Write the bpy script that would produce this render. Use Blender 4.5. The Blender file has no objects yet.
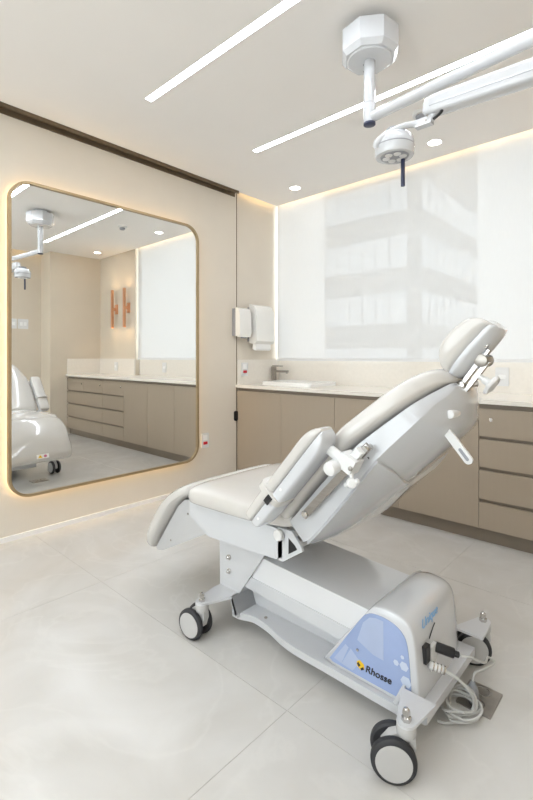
import bpy, bmesh, math, random
from mathutils import Vector, Matrix
random.seed(4)
sc = bpy.context.scene
COL = sc.collection

# ------------------------------------------------------------------ camera
# level camera, 1.115 m above the floor, verticals kept upright with a lens shift
FPX, YAW, HORIZON, CAMH = 449.19, 42.632, 356.95, 1.115
cam_data = bpy.data.cameras.new('camera')
cam = bpy.data.objects.new('camera', cam_data)
COL.objects.link(cam)
cam.location = (0, 0, CAMH)
cam.rotation_euler = (math.pi / 2, 0, math.radians(YAW))
cam_data.sensor_fit = 'VERTICAL'
cam_data.sensor_height = 36.0
cam_data.lens = FPX / 800.0 * 36.0
cam_data.shift_y = (HORIZON - 400.0) / 800.0
cam_data.clip_start = 0.02
sc.camera = cam

# ------------------------------------------------------------------ world and exposure
w = bpy.data.worlds.new('overcast_sky')
sc.world = w
w.use_nodes = True
wb = w.node_tree.nodes['Background']
wb.inputs[0].default_value = (0.97, 0.98, 1.0, 1)
wb.inputs[1].default_value = 2.6
sc.view_settings.view_transform = 'Standard'
sc.view_settings.look = 'None'
sc.view_settings.gamma = 1.0
sc.view_settings.use_curve_mapping = False
sc.view_settings.exposure = 0.76
E_STRIP, E_DOWN, E_LED, E_COVE, E_SCONCE = 16.0, 12.0, 7.0, 4.6, 120.0

# ------------------------------------------------------------------ materials
def lin(c):
    return tuple(((v / 255) / 12.92 if v / 255 <= 0.04045 else ((v / 255 + 0.055) / 1.055) ** 2.4) for v in c) + (1.0,)

MATS = {}
def mat(name, col, rough=0.5, metal=0.0, coat=0.0, var=0.03, scale=8.0, bump=0.0, bscale=60.0, stretch=(1, 1, 1), spec=0.5, sub=0.0):
    if name in MATS:
        return MATS[name]
    m = bpy.data.materials.new(name)
    m.use_nodes = True
    nt = m.node_tree
    b = nt.nodes['Principled BSDF']
    tc = nt.nodes.new('ShaderNodeTexCoord')
    mp = nt.nodes.new('ShaderNodeMapping')
    mp.inputs['Scale'].default_value = stretch
    nt.links.new(tc.outputs['Object'], mp.inputs['Vector'])
    n = nt.nodes.new('ShaderNodeTexNoise')
    n.inputs['Scale'].default_value = scale
    n.inputs['Detail'].default_value = 4
    nt.links.new(mp.outputs['Vector'], n.inputs['Vector'])
    r = nt.nodes.new('ShaderNodeValToRGB')
    c = lin(col)
    r.color_ramp.elements[0].position = 0.3
    r.color_ramp.elements[1].position = 0.7
    r.color_ramp.elements[0].color = tuple(v * (1 - var) for v in c[:3]) + (1,)
    r.color_ramp.elements[1].color = tuple(min(1, v * (1 + var)) for v in c[:3]) + (1,)
    nt.links.new(n.outputs['Fac'], r.inputs['Fac'])
    nt.links.new(r.outputs['Color'], b.inputs['Base Color'])
    b.inputs['Roughness'].default_value = rough
    b.inputs['Metallic'].default_value = metal
    b.inputs['Specular IOR Level'].default_value = spec
    b.inputs['Coat Weight'].default_value = coat
    b.inputs['Coat Roughness'].default_value = 0.06
    if bump:
        n2 = nt.nodes.new('ShaderNodeTexNoise')
        n2.inputs['Scale'].default_value = bscale
        n2.inputs['Detail'].default_value = 3
        nt.links.new(mp.outputs['Vector'], n2.inputs['Vector'])
        bp = nt.nodes.new('ShaderNodeBump')
        bp.inputs['Strength'].default_value = bump
        bp.inputs['Distance'].default_value = 0.004
        nt.links.new(n2.outputs['Fac'], bp.inputs['Height'])
        nt.links.new(bp.outputs['Normal'], b.inputs['Normal'])
    MATS[name] = m
    return m

def emit(name, col, strength):
    m = bpy.data.materials.new(name)
    m.use_nodes = True
    nt = m.node_tree
    nt.nodes.clear()
    o = nt.nodes.new('ShaderNodeOutputMaterial')
    e = nt.nodes.new('ShaderNodeEmission')
    e.inputs[0].default_value = lin(col)
    e.inputs[1].default_value = strength
    nt.links.new(e.outputs[0], o.inputs[0])
    MATS[name] = m
    return m

def fabric_wall(name, col):
    """woven vinyl wall covering: fine crossed threads"""
    m = mat(name, col, rough=0.75, var=0.02, scale=3.0, spec=0.25)
    nt = m.node_tree
    b = nt.nodes['Principled BSDF']
    tc = nt.nodes.new('ShaderNodeTexCoord')
    hs = []
    for st in ((260, 260, 14), (14, 14, 260)):
        mp = nt.nodes.new('ShaderNodeMapping')
        mp.inputs['Scale'].default_value = st
        nt.links.new(tc.outputs['Object'], mp.inputs['Vector'])
        n = nt.nodes.new('ShaderNodeTexNoise')
        n.inputs['Scale'].default_value = 1.0
        n.inputs['Detail'].default_value = 2
        nt.links.new(mp.outputs['Vector'], n.inputs['Vector'])
        hs.append(n)
    ad = nt.nodes.new('ShaderNodeMath')
    ad.operation = 'ADD'
    nt.links.new(hs[0].outputs['Fac'], ad.inputs[0])
    nt.links.new(hs[1].outputs['Fac'], ad.inputs[1])
    bp = nt.nodes.new('ShaderNodeBump')
    bp.inputs['Strength'].default_value = 0.12
    bp.inputs['Distance'].default_value = 0.003
    nt.links.new(ad.outputs[0], bp.inputs['Height'])
    nt.links.new(bp.outputs['Normal'], b.inputs['Normal'])
    return m

def tile_mat():
    """polished porcelain with soft marble clouds and thin pale veins"""
    m = bpy.data.materials.new('porcelain_tile')
    m.use_nodes = True
    nt = m.node_tree
    b = nt.nodes['Principled BSDF']
    tc = nt.nodes.new('ShaderNodeTexCoord')
    oi = nt.nodes.new('ShaderNodeObjectInfo')
    off = nt.nodes.new('ShaderNodeVectorMath')
    off.operation = 'MULTIPLY_ADD'
    off.inputs[1].default_value = (1, 1, 1)
    nt.links.new(tc.outputs['Object'], off.inputs[0])
    sc3 = nt.nodes.new('ShaderNodeVectorMath')
    sc3.operation = 'SCALE'
    sc3.inputs['Scale'].default_value = 1.0
    nt.links.new(oi.outputs['Location'], sc3.inputs[0])
    nt.links.new(sc3.outputs[0], off.inputs[2])
    n = nt.nodes.new('ShaderNodeTexNoise')
    n.inputs['Scale'].default_value = 2.2
    n.inputs['Detail'].default_value = 7
    n.inputs['Distortion'].default_value = 1.2
    nt.links.new(off.outputs[0], n.inputs['Vector'])
    r = nt.nodes.new('ShaderNodeValToRGB')
    r.color_ramp.elements[0].position = 0.32
    r.color_ramp.elements[1].position = 0.68
    r.color_ramp.elements[0].color = lin((201, 198, 193))
    r.color_ramp.elements[1].color = lin((211, 209, 206))
    nt.links.new(n.outputs['Fac'], r.inputs['Fac'])
    n2 = nt.nodes.new('ShaderNodeTexNoise')
    n2.inputs['Scale'].default_value = 1.3
    n2.inputs['Detail'].default_value = 9
    n2.inputs['Distortion'].default_value = 2.5
    nt.links.new(off.outputs[0], n2.inputs['Vector'])
    v = nt.nodes.new('ShaderNodeValToRGB')
    v.color_ramp.elements[0].position = 0.47
    v.color_ramp.elements[0].color = (0, 0, 0, 1)
    v.color_ramp.elements[1].position = 0.53
    v.color_ramp.elements[1].color = (0, 0, 0, 1)
    e = v.color_ramp.elements.new(0.50)
    e.color = (1, 1, 1, 1)
    nt.links.new(n2.outputs['Fac'], v.inputs['Fac'])
    mx = nt.nodes.new('ShaderNodeMix')
    mx.data_type = 'RGBA'
    nt.links.new(r.outputs['Color'], mx.inputs[6])
    mx.inputs[7].default_value = lin((222, 220, 216))
    mu = nt.nodes.new('ShaderNodeMath')
    mu.operation = 'MULTIPLY'
    mu.inputs[1].default_value = 0.22
    nt.links.new(v.outputs['Color'], mu.inputs[0])
    nt.links.new(mu.outputs[0], mx.inputs[0])
    nt.links.new(mx.outputs[2], b.inputs['Base Color'])
    b.inputs['Roughness'].default_value = 0.19
    b.inputs['Specular IOR Level'].default_value = 0.28
    MATS['tile'] = m
    return m

def blind_mat():
    """solar screen roller fabric: lets some view through, diffuses the rest"""
    m = bpy.data.materials.new('blind_fabric')
    m.use_nodes = True
    nt = m.node_tree
    nt.nodes.clear()
    o = nt.nodes.new('ShaderNodeOutputMaterial')
    d = nt.nodes.new('ShaderNodeBsdfDiffuse')
    t = nt.nodes.new('ShaderNodeBsdfTranslucent')
    tr = nt.nodes.new('ShaderNodeBsdfTransparent')
    tc = nt.nodes.new('ShaderNodeTexCoord')
    mp = nt.nodes.new('ShaderNodeMapping')
    mp.inputs['Scale'].default_value = (40, 1, 3)
    n = nt.nodes.new('ShaderNodeTexNoise')
    n.inputs['Scale'].default_value = 4
    nt.links.new(tc.outputs['Object'], mp.inputs[0])
    nt.links.new(mp.outputs[0], n.inputs['Vector'])
    r = nt.nodes.new('ShaderNodeValToRGB')
    r.color_ramp.elements[0].color = lin((207, 206, 205))
    r.color_ramp.elements[1].color = lin((212, 211, 210))
    nt.links.new(n.outputs['Fac'], r.inputs['Fac'])
    nt.links.new(r.outputs['Color'], d.inputs['Color'])
    nt.links.new(r.outputs['Color'], t.inputs['Color'])
    m1 = nt.nodes.new('ShaderNodeMixShader')
    m1.inputs[0].default_value = 0.02
    nt.links.new(d.outputs[0], m1.inputs[1])
    nt.links.new(t.outputs[0], m1.inputs[2])
    m2 = nt.nodes.new('ShaderNodeMixShader')
    m2.inputs[0].default_value = 0.088
    nt.links.new(m1.outputs[0], m2.inputs[1])
    nt.links.new(tr.outputs[0], m2.inputs[2])
    nt.links.new(m2.outputs[0], o.inputs[0])
    MATS['blind'] = m
    return m

def glass_mat():
    m = bpy.data.materials.new('window_glass')
    m.use_nodes = True
    nt = m.node_tree
    nt.nodes.clear()
    o = nt.nodes.new('ShaderNodeOutputMaterial')
    t = nt.nodes.new('ShaderNodeBsdfTransparent')
    t.inputs[0].default_value = (0.93, 0.96, 0.96, 1)
    g = nt.nodes.new('ShaderNodeBsdfGlossy')
    g.inputs['Roughness'].default_value = 0.02
    f = nt.nodes.new('ShaderNodeLayerWeight')
    pw = nt.nodes.new('ShaderNodeMath')
    pw.operation = 'POWER'
    pw.inputs[1].default_value = 5.0
    ma = nt.nodes.new('ShaderNodeMath')
    ma.operation = 'MULTIPLY_ADD'
    ma.inputs[1].default_value = 0.9
    ma.inputs[2].default_value = 0.035
    x = nt.nodes.new('ShaderNodeMixShader')
    nt.links.new(f.outputs['Facing'], pw.inputs[0])
    nt.links.new(pw.outputs[0], ma.inputs[0])
    nt.links.new(ma.outputs[0], x.inputs[0])
    nt.links.new(t.outputs[0], x.inputs[1])
    nt.links.new(g.outputs[0], x.inputs[2])
    nt.links.new(x.outputs[0], o.inputs[0])
    MATS['glass'] = m
    return m

fabric_wall('wall_fabric', (224, 215, 202))
fabric_wall('wall_fabric_side', (217, 206, 189))
mat('ceiling_paint', (240, 237, 234), rough=0.9, var=0.01, scale=2, spec=0.2)
mat('plain_wall', (226, 220, 210), rough=0.85, var=0.015, spec=0.2)
mat('grout', (190, 186, 180), rough=0.8, var=0.05, scale=30)
tile_mat(); blind_mat(); glass_mat()
mat('cabinet', (166, 152, 135), rough=0.42, var=0.012, scale=5, stretch=(12, 12, 1))
mat('cabinet_groove', (134, 122, 109), rough=0.5, var=0.05)
mat('quartz', (236, 230, 221), rough=0.22, var=0.02, scale=40)
mat('basin', (240, 239, 236), rough=0.12, var=0.01)
mat('chrome', (205, 203, 200), rough=0.15, metal=1, var=0.04)
mat('steel', (165, 160, 154), rough=0.35, metal=1, var=0.08, scale=30, stretch=(1, 1, 8))
mat('bronze_frame', (168, 148, 116), rough=0.36, metal=0.6, var=0.05, scale=30)
mat('track_metal', (112, 97, 78), rough=0.45, metal=0.4, var=0.08)
mat('mirror_silver', (248, 249, 248), rough=0.0, metal=1, var=0.002)
mat('pad_vinyl', (207, 204, 200), rough=0.24, coat=0.8, var=0.012, scale=12, bump=0.06, bscale=25)
mat('gloss_white', (207, 209, 213), rough=0.22, coat=0.9, var=0.01, scale=6)
mat('gloss_cover', (198, 200, 204), rough=0.14, coat=0.9, var=0.015, scale=6)
mat('shade_lift_white', (226, 227, 230), rough=0.2, coat=0.9, var=0.008)  # lighter copy of the gloss white, offsets the chair's shade on the arm cover
mat('painted_steel', (206, 207, 210), rough=0.33, coat=0.2, var=0.015, scale=10)
mat('white_plastic', (226, 226, 226), rough=0.32, var=0.012)
mat('grey_plastic', (150, 152, 158), rough=0.45, var=0.03)
mat('wheel_grey', (192, 191, 190), rough=0.5, var=0.03)
mat('footrest_steel', (190, 190, 191), rough=0.4, var=0.02)
mat('tyre', (46, 46, 49), rough=0.55, var=0.1)
mat('black_plastic', (28, 28, 31), rough=0.4, var=0.1)
mat('navy_plastic', (52, 58, 84), rough=0.35, var=0.06)
mat('copper', (222, 165, 128), rough=0.32, metal=0.6, var=0.05)
mat('paper', (246, 246, 246), rough=0.9, var=0.01)
mat('red_plastic', (196, 32, 50), rough=0.35, var=0.05)
mat('cable_grey', (196, 196, 194), rough=0.5, var=0.03)
mat('print_blue', (150, 168, 208), rough=0.25, coat=0.5, var=0.10, scale=5)
mat('print_pale', (196, 207, 226), rough=0.25, coat=0.5, var=0.04)
mat('print_mid', (170, 184, 214), rough=0.25, coat=0.5, var=0.05)
mat('print_yellow', (240, 196, 30), rough=0.4, var=0.03)
mat('print_black', (22, 22, 26), rough=0.4, var=0.05)
mat('print_script', (120, 170, 215), rough=0.4, var=0.04)
mat('print_pink', (196, 120, 150), rough=0.5, var=0.05)
mat('facade', (196, 196, 196), rough=0.9, var=0.05, scale=2)
mat('facade_pane', (235, 238, 242), rough=0.1, metal=1.0, var=0.03)
mat('window_alu', (210, 212, 214), rough=0.4, var=0.02)
emit('strip_glow', (241, 247, 254), E_STRIP)
emit('down_glow', (255, 247, 236), E_DOWN)
emit('led_glow', (255, 218, 158), E_LED)
emit('cove_glow', (255, 218, 158), E_COVE)
emit('sconce_glow', (255, 214, 160), E_SCONCE)

# ------------------------------------------------------------------ mesh helpers
def origin_of(o):
    p = Vector((0, 0, 0))
    while o is not None:
        p += o.location
        o = o.parent
    return p

def obj(name, bm, m, parent=None, loc=None, local=False, smooth=True, angle=35):
    """link a bmesh written in world metres as one mesh object"""
    me = bpy.data.meshes.new(name)
    bmesh.ops.recalc_face_normals(bm, faces=bm.faces)
    org = Vector((0, 0, 0))
    if not local:
        if parent is not None:
            org = origin_of(parent)
        elif loc is not None:
            org = Vector(loc)
        bmesh.ops.translate(bm, verts=bm.verts, vec=-org)
    bm.to_mesh(me)
    bm.free()
    if smooth:
        me.polygons.foreach_set('use_smooth', [True] * len(me.polygons))
        me.set_sharp_from_angle(angle=math.radians(angle))
    me.materials.append(MATS[m] if isinstance(m, str) else m)
    o = bpy.data.objects.new(name, me)
    COL.objects.link(o)
    if parent is not None:
        o.parent = parent
    elif loc is not None and not local:
        o.location = loc
    return o

def thing(name, label, cat, loc=(0, 0, 0), group=None):
    o = bpy.data.objects.new(name, None)
    o.empty_display_size = 0.05
    COL.objects.link(o)
    o.location = loc
    tag(o, label, cat, group)
    return o

def tag(o, label, cat, group=None):
    o['label'] = label
    o['category'] = cat
    if group:
        o['group'] = group
    return o

def struct(o):
    o['kind'] = 'structure'
    return o

def BM():
    return bmesh.new()

def box(bm, x0, x1, y0, y1, z0, z1):
    vs = [bm.verts.new(p) for p in ((x0, y0, z0), (x1, y0, z0), (x1, y1, z0), (x0, y1, z0), (x0, y0, z1), (x1, y0, z1), (x1, y1, z1), (x0, y1, z1))]
    for f in ((0, 3, 2, 1), (4, 5, 6, 7), (0, 1, 5, 4), (1, 2, 6, 5), (2, 3, 7, 6), (3, 0, 4, 7)):
        bm.faces.new([vs[i] for i in f])
    return bm

def bev(bm, off, seg=2, ang=25):
    es = [e for e in bm.edges if len(e.link_faces) == 2 and e.calc_face_angle(0) > math.radians(ang)]
    bmesh.ops.recalc_face_normals(bm, faces=bm.faces)
    bmesh.ops.bevel(bm, geom=es, offset=off, segments=seg, profile=0.5, affect='EDGES', clamp_overlap=True)
    return bm

def bbox(x0, x1, y0, y1, z0, z1, off=0.003, seg=2):
    return bev(box(BM(), x0, x1, y0, y1, z0, z1), off, seg)

def prism(bm, pts, a, b, axis='y'):
    """polygon extruded along an axis: pts are (x,z) for y, (y,z) for x, (x,y) for z"""
    def P(p, t):
        return {'y': (p[0], t, p[1]), 'x': (t, p[0], p[1]), 'z': (p[0], p[1], t)}[axis]
    v0 = [bm.verts.new(P(p, a)) for p in pts]
    v1 = [bm.verts.new(P(p, b)) for p in pts]
    n = len(pts)
    bm.faces.new(v0)
    bm.faces.new(v1[::-1])
    for i in range(n):
        bm.faces.new((v0[i], v0[(i + 1) % n], v1[(i + 1) % n], v1[i]))
    return bm

def frame_of(d):
    d = Vector(d).normalized()
    u = d.cross(Vector((0, 0, 1)))
    if u.length < 1e-4:
        u = Vector((1, 0, 0))
    u.normalize()
    return d, u, d.cross(u).normalized()

def rings(bm, rs, cap=True):
    vr = [[bm.verts.new(p) for p in r] for r in rs]
    n = len(vr[0])
    for a, b in zip(vr, vr[1:]):
        for i in range(n):
            bm.faces.new((a[i], a[(i + 1) % n], b[(i + 1) % n], b[i]))
    if cap:
        bm.faces.new(vr[0][::-1])
        bm.faces.new(vr[-1])
    return bm

def lathe(bm, base, d, prof, seg=24):
    """prof: list of (radius, distance along d)"""
    d, u, v = frame_of(d)
    base = Vector(base)
    rs = []
    for r, t in prof:
        r = max(r, 1e-4)
        rs.append([base + d * t + (u * math.cos(2 * math.pi * i / seg) + v * math.sin(2 * math.pi * i / seg)) * r for i in range(seg)])
    return rings(bm, rs)

def cyl(bm, p0, p1, r, r1=None, seg=20):
    d = Vector(p1) - Vector(p0)
    return lathe(bm, p0, d, [(r, 0), (r1 if r1 is not None else r, d.length)], seg)

def rcyl(bm, p0, p1, r, rb=0.003, seg=24):
    d = Vector(p1) - Vector(p0)
    L = d.length
    return lathe(bm, p0, d, [(r - rb, 0), (r - rb * 0.3, rb * 0.3), (r, rb), (r, L - rb), (r - rb * 0.3, L - rb * 0.3), (r - rb, L)], seg)

def catmull(pts, n=6):
    pts = [Vector(p) for p in pts]
    out = []
    for i in range(len(pts) - 1):
        p0 = pts[max(i - 1, 0)]
        p1, p2 = pts[i], pts[i + 1]
        p3 = pts[min(i + 2, len(pts) - 1)]
        for k in range(n):
            t = k / n
            out.append(0.5 * ((2 * p1) + (p2 - p0) * t + (2 * p0 - 5 * p1 + 4 * p2 - p3) * t * t + (3 * p1 - p0 - 3 * p2 + p3) * t ** 3))
    out.append(pts[-1])
    return out

def tube(bm, pts, r, seg=10, n=6):
    ps = catmull(pts, n)
    rs = []
    prev = None
    for i, p in enumerate(ps):
        d = (ps[min(i + 1, len(ps) - 1)] - ps[max(i - 1, 0)]).normalized()
        if prev is None:
            u = frame_of(d)[1]
        else:
            u = (prev - d * prev.dot(d)).normalized()
        prev = u
        v = d.cross(u)
        rs.append([p + (u * math.cos(2 * math.pi * k / seg) + v * math.sin(2 * math.pi * k / seg)) * r for k in range(seg)])
    return rings(bm, rs)

def sp(c, n):
    return math.copysign(abs(c) ** (2.0 / n), c)

CF = (-0.78, 0.63)      # forward normal of the headrest, for pads whose sides sweep forward
def padloft(bm, st, yc, n=4.0, seg=40, sub=5, curve=0.0, cw=1.0):
    """upholstered pad: stations (outer xz, inner xz, half width) swept along the pad's length"""
    vs = catmull([(s[0][0], s[0][1], 0) for s in st], sub)
    vi = catmull([(s[1][0], s[1][1], 0) for s in st], sub)
    vw = catmull([(s[2], 0, 0) for s in st], sub)
    rs = []
    for o, i, wd in zip(vs, vi, vw):
        cx, cz = (o.x + i.x) / 2, (o.y + i.y) / 2
        hx, hz = (o.x - i.x) / 2, (o.y - i.y) / 2
        r = []
        for k in range(seg):
            a = 2 * math.pi * k / seg
            s_, c_ = sp(math.sin(a), n), sp(math.cos(a), n)
            f = curve * (wd.x * c_ / cw) ** 2
            hl = math.hypot(hx, hz) + 1e-9
            r.append((cx + hx * s_ + f * CF[0], yc + wd.x * c_, cz + hz * s_ + f * CF[1]))
        rs.append(r)
    return rings(bm, rs)

def rrect(x0, x1, y0, y1, r, seg=8):
    out = []
    for cx, cy, a0 in ((x1 - r, y1 - r, 0), (x0 + r, y1 - r, 90), (x0 + r, y0 + r, 180), (x1 - r, y0 + r, 270)):
        for k in range(seg + 1):
            a = math.radians(a0 + 90 * k / seg)
            out.append((cx + r * math.cos(a), cy + r * math.sin(a)))
    return out

def ring_prism(bm, outer, inner, a, b, axis):
    """closed band between two outlines with the same point count"""
    def P(p, t):
        return {'y': (p[0], t, p[1]), 'x': (t, p[0], p[1]), 'z': (p[0], p[1], t)}[axis]
    n = len(outer)
    L = [[bm.verts.new(P(p, t)) for p in pts] for pts, t in ((outer, a), (outer, b), (inner, b), (inner, a))]
    for i in range(n):
        j = (i + 1) % n
        for q in range(4):
            A, B = L[q], L[(q + 1) % 4]
            bm.faces.new((A[i], A[j], B[j], B[i]))
    return bm

def text_mesh(s, size, shear=0.0, bold=0.0, ext=0.0006):
    cu = bpy.data.curves.new('lettering', 'FONT')
    cu.body = s
    cu.size = size
    cu.shear = shear
    cu.offset = bold
    cu.extrude = ext
    cu.align_x = 'LEFT'
    o = bpy.data.objects.new('lettering', cu)
    COL.objects.link(o)
    dg = bpy.context.evaluated_depsgraph_get()
    me = bpy.data.meshes.new_from_object(o.evaluated_get(dg))
    bpy.data.objects.remove(o)
    bm = BM()
    bm.from_mesh(me)
    bpy.data.meshes.remove(me)
    return bm

def place_text(bm, org, xdir, ydir, width=None):
    if width:
        xs = [v.co.x for v in bm.verts]
        k = width / (max(xs) - min(xs))
        bmesh.ops.scale(bm, vec=(k, 1, 1), verts=bm.verts)
    x = Vector(xdir).normalized()
    y = Vector(ydir).normalized()
    z = x.cross(y)
    M = Matrix(((x.x, y.x, z.x, org[0]), (x.y, y.y, z.y, org[1]), (x.z, y.z, z.z, org[2]), (0, 0, 0, 1)))
    bmesh.ops.transform(bm, matrix=M, verts=bm.verts)
    return bm

def copy_tree(o, parent=None):
    c = o.copy()
    COL.objects.link(c)
    c.parent = parent
    for ch in list(o.children):
        copy_tree(ch, c)
    return c

# ------------------------------------------------------------------ the room
XW, XR, XA = -2.99, 0.70, 1.02          # mirror wall, side wall by the counter, recessed side wall
YF, YE, YB, YREAR = 2.847, 3.354, 3.44, -1.7   # cabinet fronts, ceiling edge, window wall, wall behind
ZC, ZT = 2.613, 2.76

# floor: grout bed with large porcelain tiles set in it
floor = struct(obj('floor', box(BM(), XW - 0.3, XA + 0.2, YREAR - 0.2, YB + 0.3, -0.08, -0.0010), 'grout', smooth=False))
T = 1.2
xs = [-0.911 + T * k for k in range(-2, 3)]
ys = [1.085 + T * k for k in range(-2, 3)]
def cuts(lo, hi, js):
    e = [lo] + [j for j in js if lo + 0.01 < j < hi - 0.01] + [hi]
    return list(zip(e, e[1:]))
for x0, x1 in cuts(XW - 0.02, XA, xs):
    for y0, y1 in cuts(YREAR, YB, ys):
        g = 0.0010
        b = bev(box(BM(), x0 + g, x1 - g, y0 + g, y1 - g, -0.012, 0.0), 0.0005, 1)
        cx, cy = (x0 + x1) / 2, (y0 + y1) / 2
        bmesh.ops.translate(b, verts=b.verts, vec=(-cx, -cy, 0))
        t = obj('floor_tile', b, 'tile', floor, local=True, smooth=False)
        t.location = (cx, cy, 0)

# ceiling: plaster sheet with slots for cove lighting, slab above
bm = BM()
zc1 = ZC + 0.02
box(bm, XW + 0.002, XA - 0.09, YREAR, YF, ZC, zc1)
box(bm, XW + 0.04, XR, YF, YE, ZC, zc1)
box(bm, XW - 0.4, XA + 0.1, YREAR - 0.1, YB + 0.14, ZT, ZT + 0.1)
struct(obj('ceiling', bm, 'ceiling_paint', smooth=False))

# mirror wall: fabric covered panel, then the short wall over the counter end
wall_left = struct(obj('wall_left', bbox(XW - 0.1, XW, YREAR - 0.1, YF - 0.008, 0.0, ZT, 0.002, 1), 'wall_fabric', smooth=False))
obj('wall_end_panel', box(BM(), XW - 0.1, XW - 0.004, YF - 0.002, YB, 0.0, ZT), 'wall_fabric', wall_left, smooth=False)
obj('shadow_gap_strip', box(BM(), XW - 0.02, XW + 0.003, YF - 0.008, YF - 0.002, 0.0, ZC), 'track_metal', wall_left, smooth=False)  # dark strip standing in for the shadow gap at the panel end
b = prism(BM(), rrect(YF - 0.038, YF - 0.002, 0.532, 0.622, 0.015, 4), XW, XW + 0.016, 'x')
obj('latch', bev(b, 0.003, 1), 'black_plastic', wall_left)
# bronze sliding track under the ceiling
bm = BM()
box(bm, XW, XW + 0.060, YREAR, 2.815, ZC - 0.006, ZC + 0.001)
box(bm, XW, XW + 0.008, YREAR, 2.815, ZC - 0.040, ZC - 0.006)
box(bm, XW + 0.050, XW + 0.060, YREAR, 2.815, ZC - 0.022, ZC - 0.006)
struct(obj('trim_1', bm, 'track_metal', smooth=False))
struct(obj('baseboard_left', bbox(XW, XW + 0.012, YREAR, YF - 0.01, 0.0, 0.030, 0.002, 1), 'ceiling_paint', smooth=False))

# window wall: below, above and beside the opening
X0W, X1W, Z0W, Z1W = XW - 0.25, -0.10, 1.02, ZT
bm = BM()
box(bm, XW - 0.4, XA + 0.1, YB, YB + 0.14, 0.0, Z0W)
box(bm, X1W, XA + 0.1, YB, YB + 0.14, Z0W, ZT)
box(bm, XW - 0.4, X0W, YB, YB + 0.14, Z0W, ZT)
box(bm, X0W, X1W, YB, YB + 0.14, 2.745, ZT)
struct(obj('wall_back', bm, 'plain_wall', smooth=False))
# projecting wall that carries the sconces
struct(obj('wall_sconces', box(BM(), -0.305, XR, YE + 0.008, YB, 0.0, ZT), 'wall_fabric_side', smooth=False))
# side wall by the counter, recess, and the wall behind the camera
struct(obj('wall_right', box(BM(), XR, XR + 0.6, 2.61, YB + 0.14, 0.0, ZT), 'wall_fabric_side', smooth=False))
struct(obj('wall_recess', box(BM(), XA, XA + 0.1, YREAR - 0.1, 2.61, 0.0, ZT), 'wall_fabric_side', smooth=False))
RX0, RX1, RZ0, RZ1 = -2.7, 0.8, 0.60, 2.45
bm = BM()
box(bm, XW - 0.1, XA + 0.1, YREAR - 0.1, YREAR, 0.0, RZ0)
box(bm, XW - 0.1, XA + 0.1, YREAR - 0.1, YREAR, RZ1, ZT)
box(bm, XW - 0.1, RX0, YREAR - 0.1, YREAR, RZ0, RZ1)
box(bm, RX1, XA + 0.1, YREAR - 0.1, YREAR, RZ0, RZ1)
struct(obj('wall_rear', bm, 'plain_wall', smooth=False))
# unseen window added behind the camera so that its daylight fills the room
bm = BM()
for z in (RZ0, RZ1 - 0.05):
    box(bm, RX0, RX1, YREAR - 0.07, YREAR - 0.02, z, z + 0.05)
for x in (RX0, (RX0 + RX1) / 2 - 0.025, RX1 - 0.05):
    box(bm, x, x + 0.05, YREAR - 0.07, YREAR - 0.02, RZ0 + 0.05, RZ1 - 0.05)
added_win = struct(obj('added_window', bm, 'window_alu', smooth=False))
for x0, x1 in ((RX0 + 0.05, (RX0 + RX1) / 2 - 0.025), ((RX0 + RX1) / 2 + 0.025, RX1 - 0.05)):
    obj('pane', box(BM(), x0, x1, YREAR - 0.048, YREAR - 0.042, RZ0 + 0.05, RZ1 - 0.05), 'glass', added_win, smooth=False)
# window: aluminium frame and panes
win = BM()
YG = YB + 0.08
box(win, X0W, X1W, YG - 0.03, YG + 0.03, Z0W, Z0W + 0.05)
box(win, X0W, X1W, YG - 0.03, YG + 0.03, 2.70, 2.745)
XMUL = (-2.12, -1.23)
for x in (X0W + 0.025, X1W - 0.025):
    box(win, x - 0.025, x + 0.025, YG - 0.03, YG + 0.03, Z0W + 0.05, 2.70)
window = struct(obj('window_1', win, 'window_alu', smooth=False))
box_x = [X0W + 0.05, X1W - 0.05]
obj('pane', box(BM(), box_x[0], box_x[1], YG - 0.004, YG + 0.004, Z0W + 0.05, 2.70), 'glass', window, smooth=False)

# cove lights hidden in the ceiling slots
def cove(bm, label):
    o = obj('cove_light', bm, 'cove_glow', smooth=False)
    return tag(o, label, 'light')
cove(box(BM(), XW + 0.06, -0.33, YE, YE + 0.004, ZC + 0.006, ZC + 0.016), 'warm hidden light line in the ceiling slot over the window blind')
cove(box(BM(), XW + 0.036, XW + 0.040, YF + 0.03, YE - 0.02, ZC + 0.006, ZC + 0.016), 'warm hidden light line over the dispensers at the counter end')
cove(box(BM(), XA - 0.090, XA - 0.086, YREAR + 0.1, 2.58, ZC + 0.006, ZC + 0.016), 'warm hidden light line over the recessed wall with switches')

# roller blind
bl = thing('roller_blind', 'wide white translucent roller blind drawn down over the window', 'blind', (-1.64, 3.388, 1.085))
bm = BM()
bm.faces.new([bm.verts.new(p) for p in ((XW + 0.024, 3.388, 1.09), (-0.33, 3.388, 1.09), (-0.33, 3.388, 2.70), (XW + 0.024, 3.388, 2.70))])
obj('fabric', bm, 'blind', bl, smooth=False)   # one woven sheet, lit from both sides
obj('bottom_bar', bbox(XW + 0.024, -0.33, 3.378, 3.398, 1.078, 1.102, 0.004), 'white_plastic', bl)
obj('roller_tube', cyl(BM(), (XW + 0.024, 3.388, 2.715), (-0.33, 3.388, 2.715), 0.022), 'white_plastic', bl)

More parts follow.
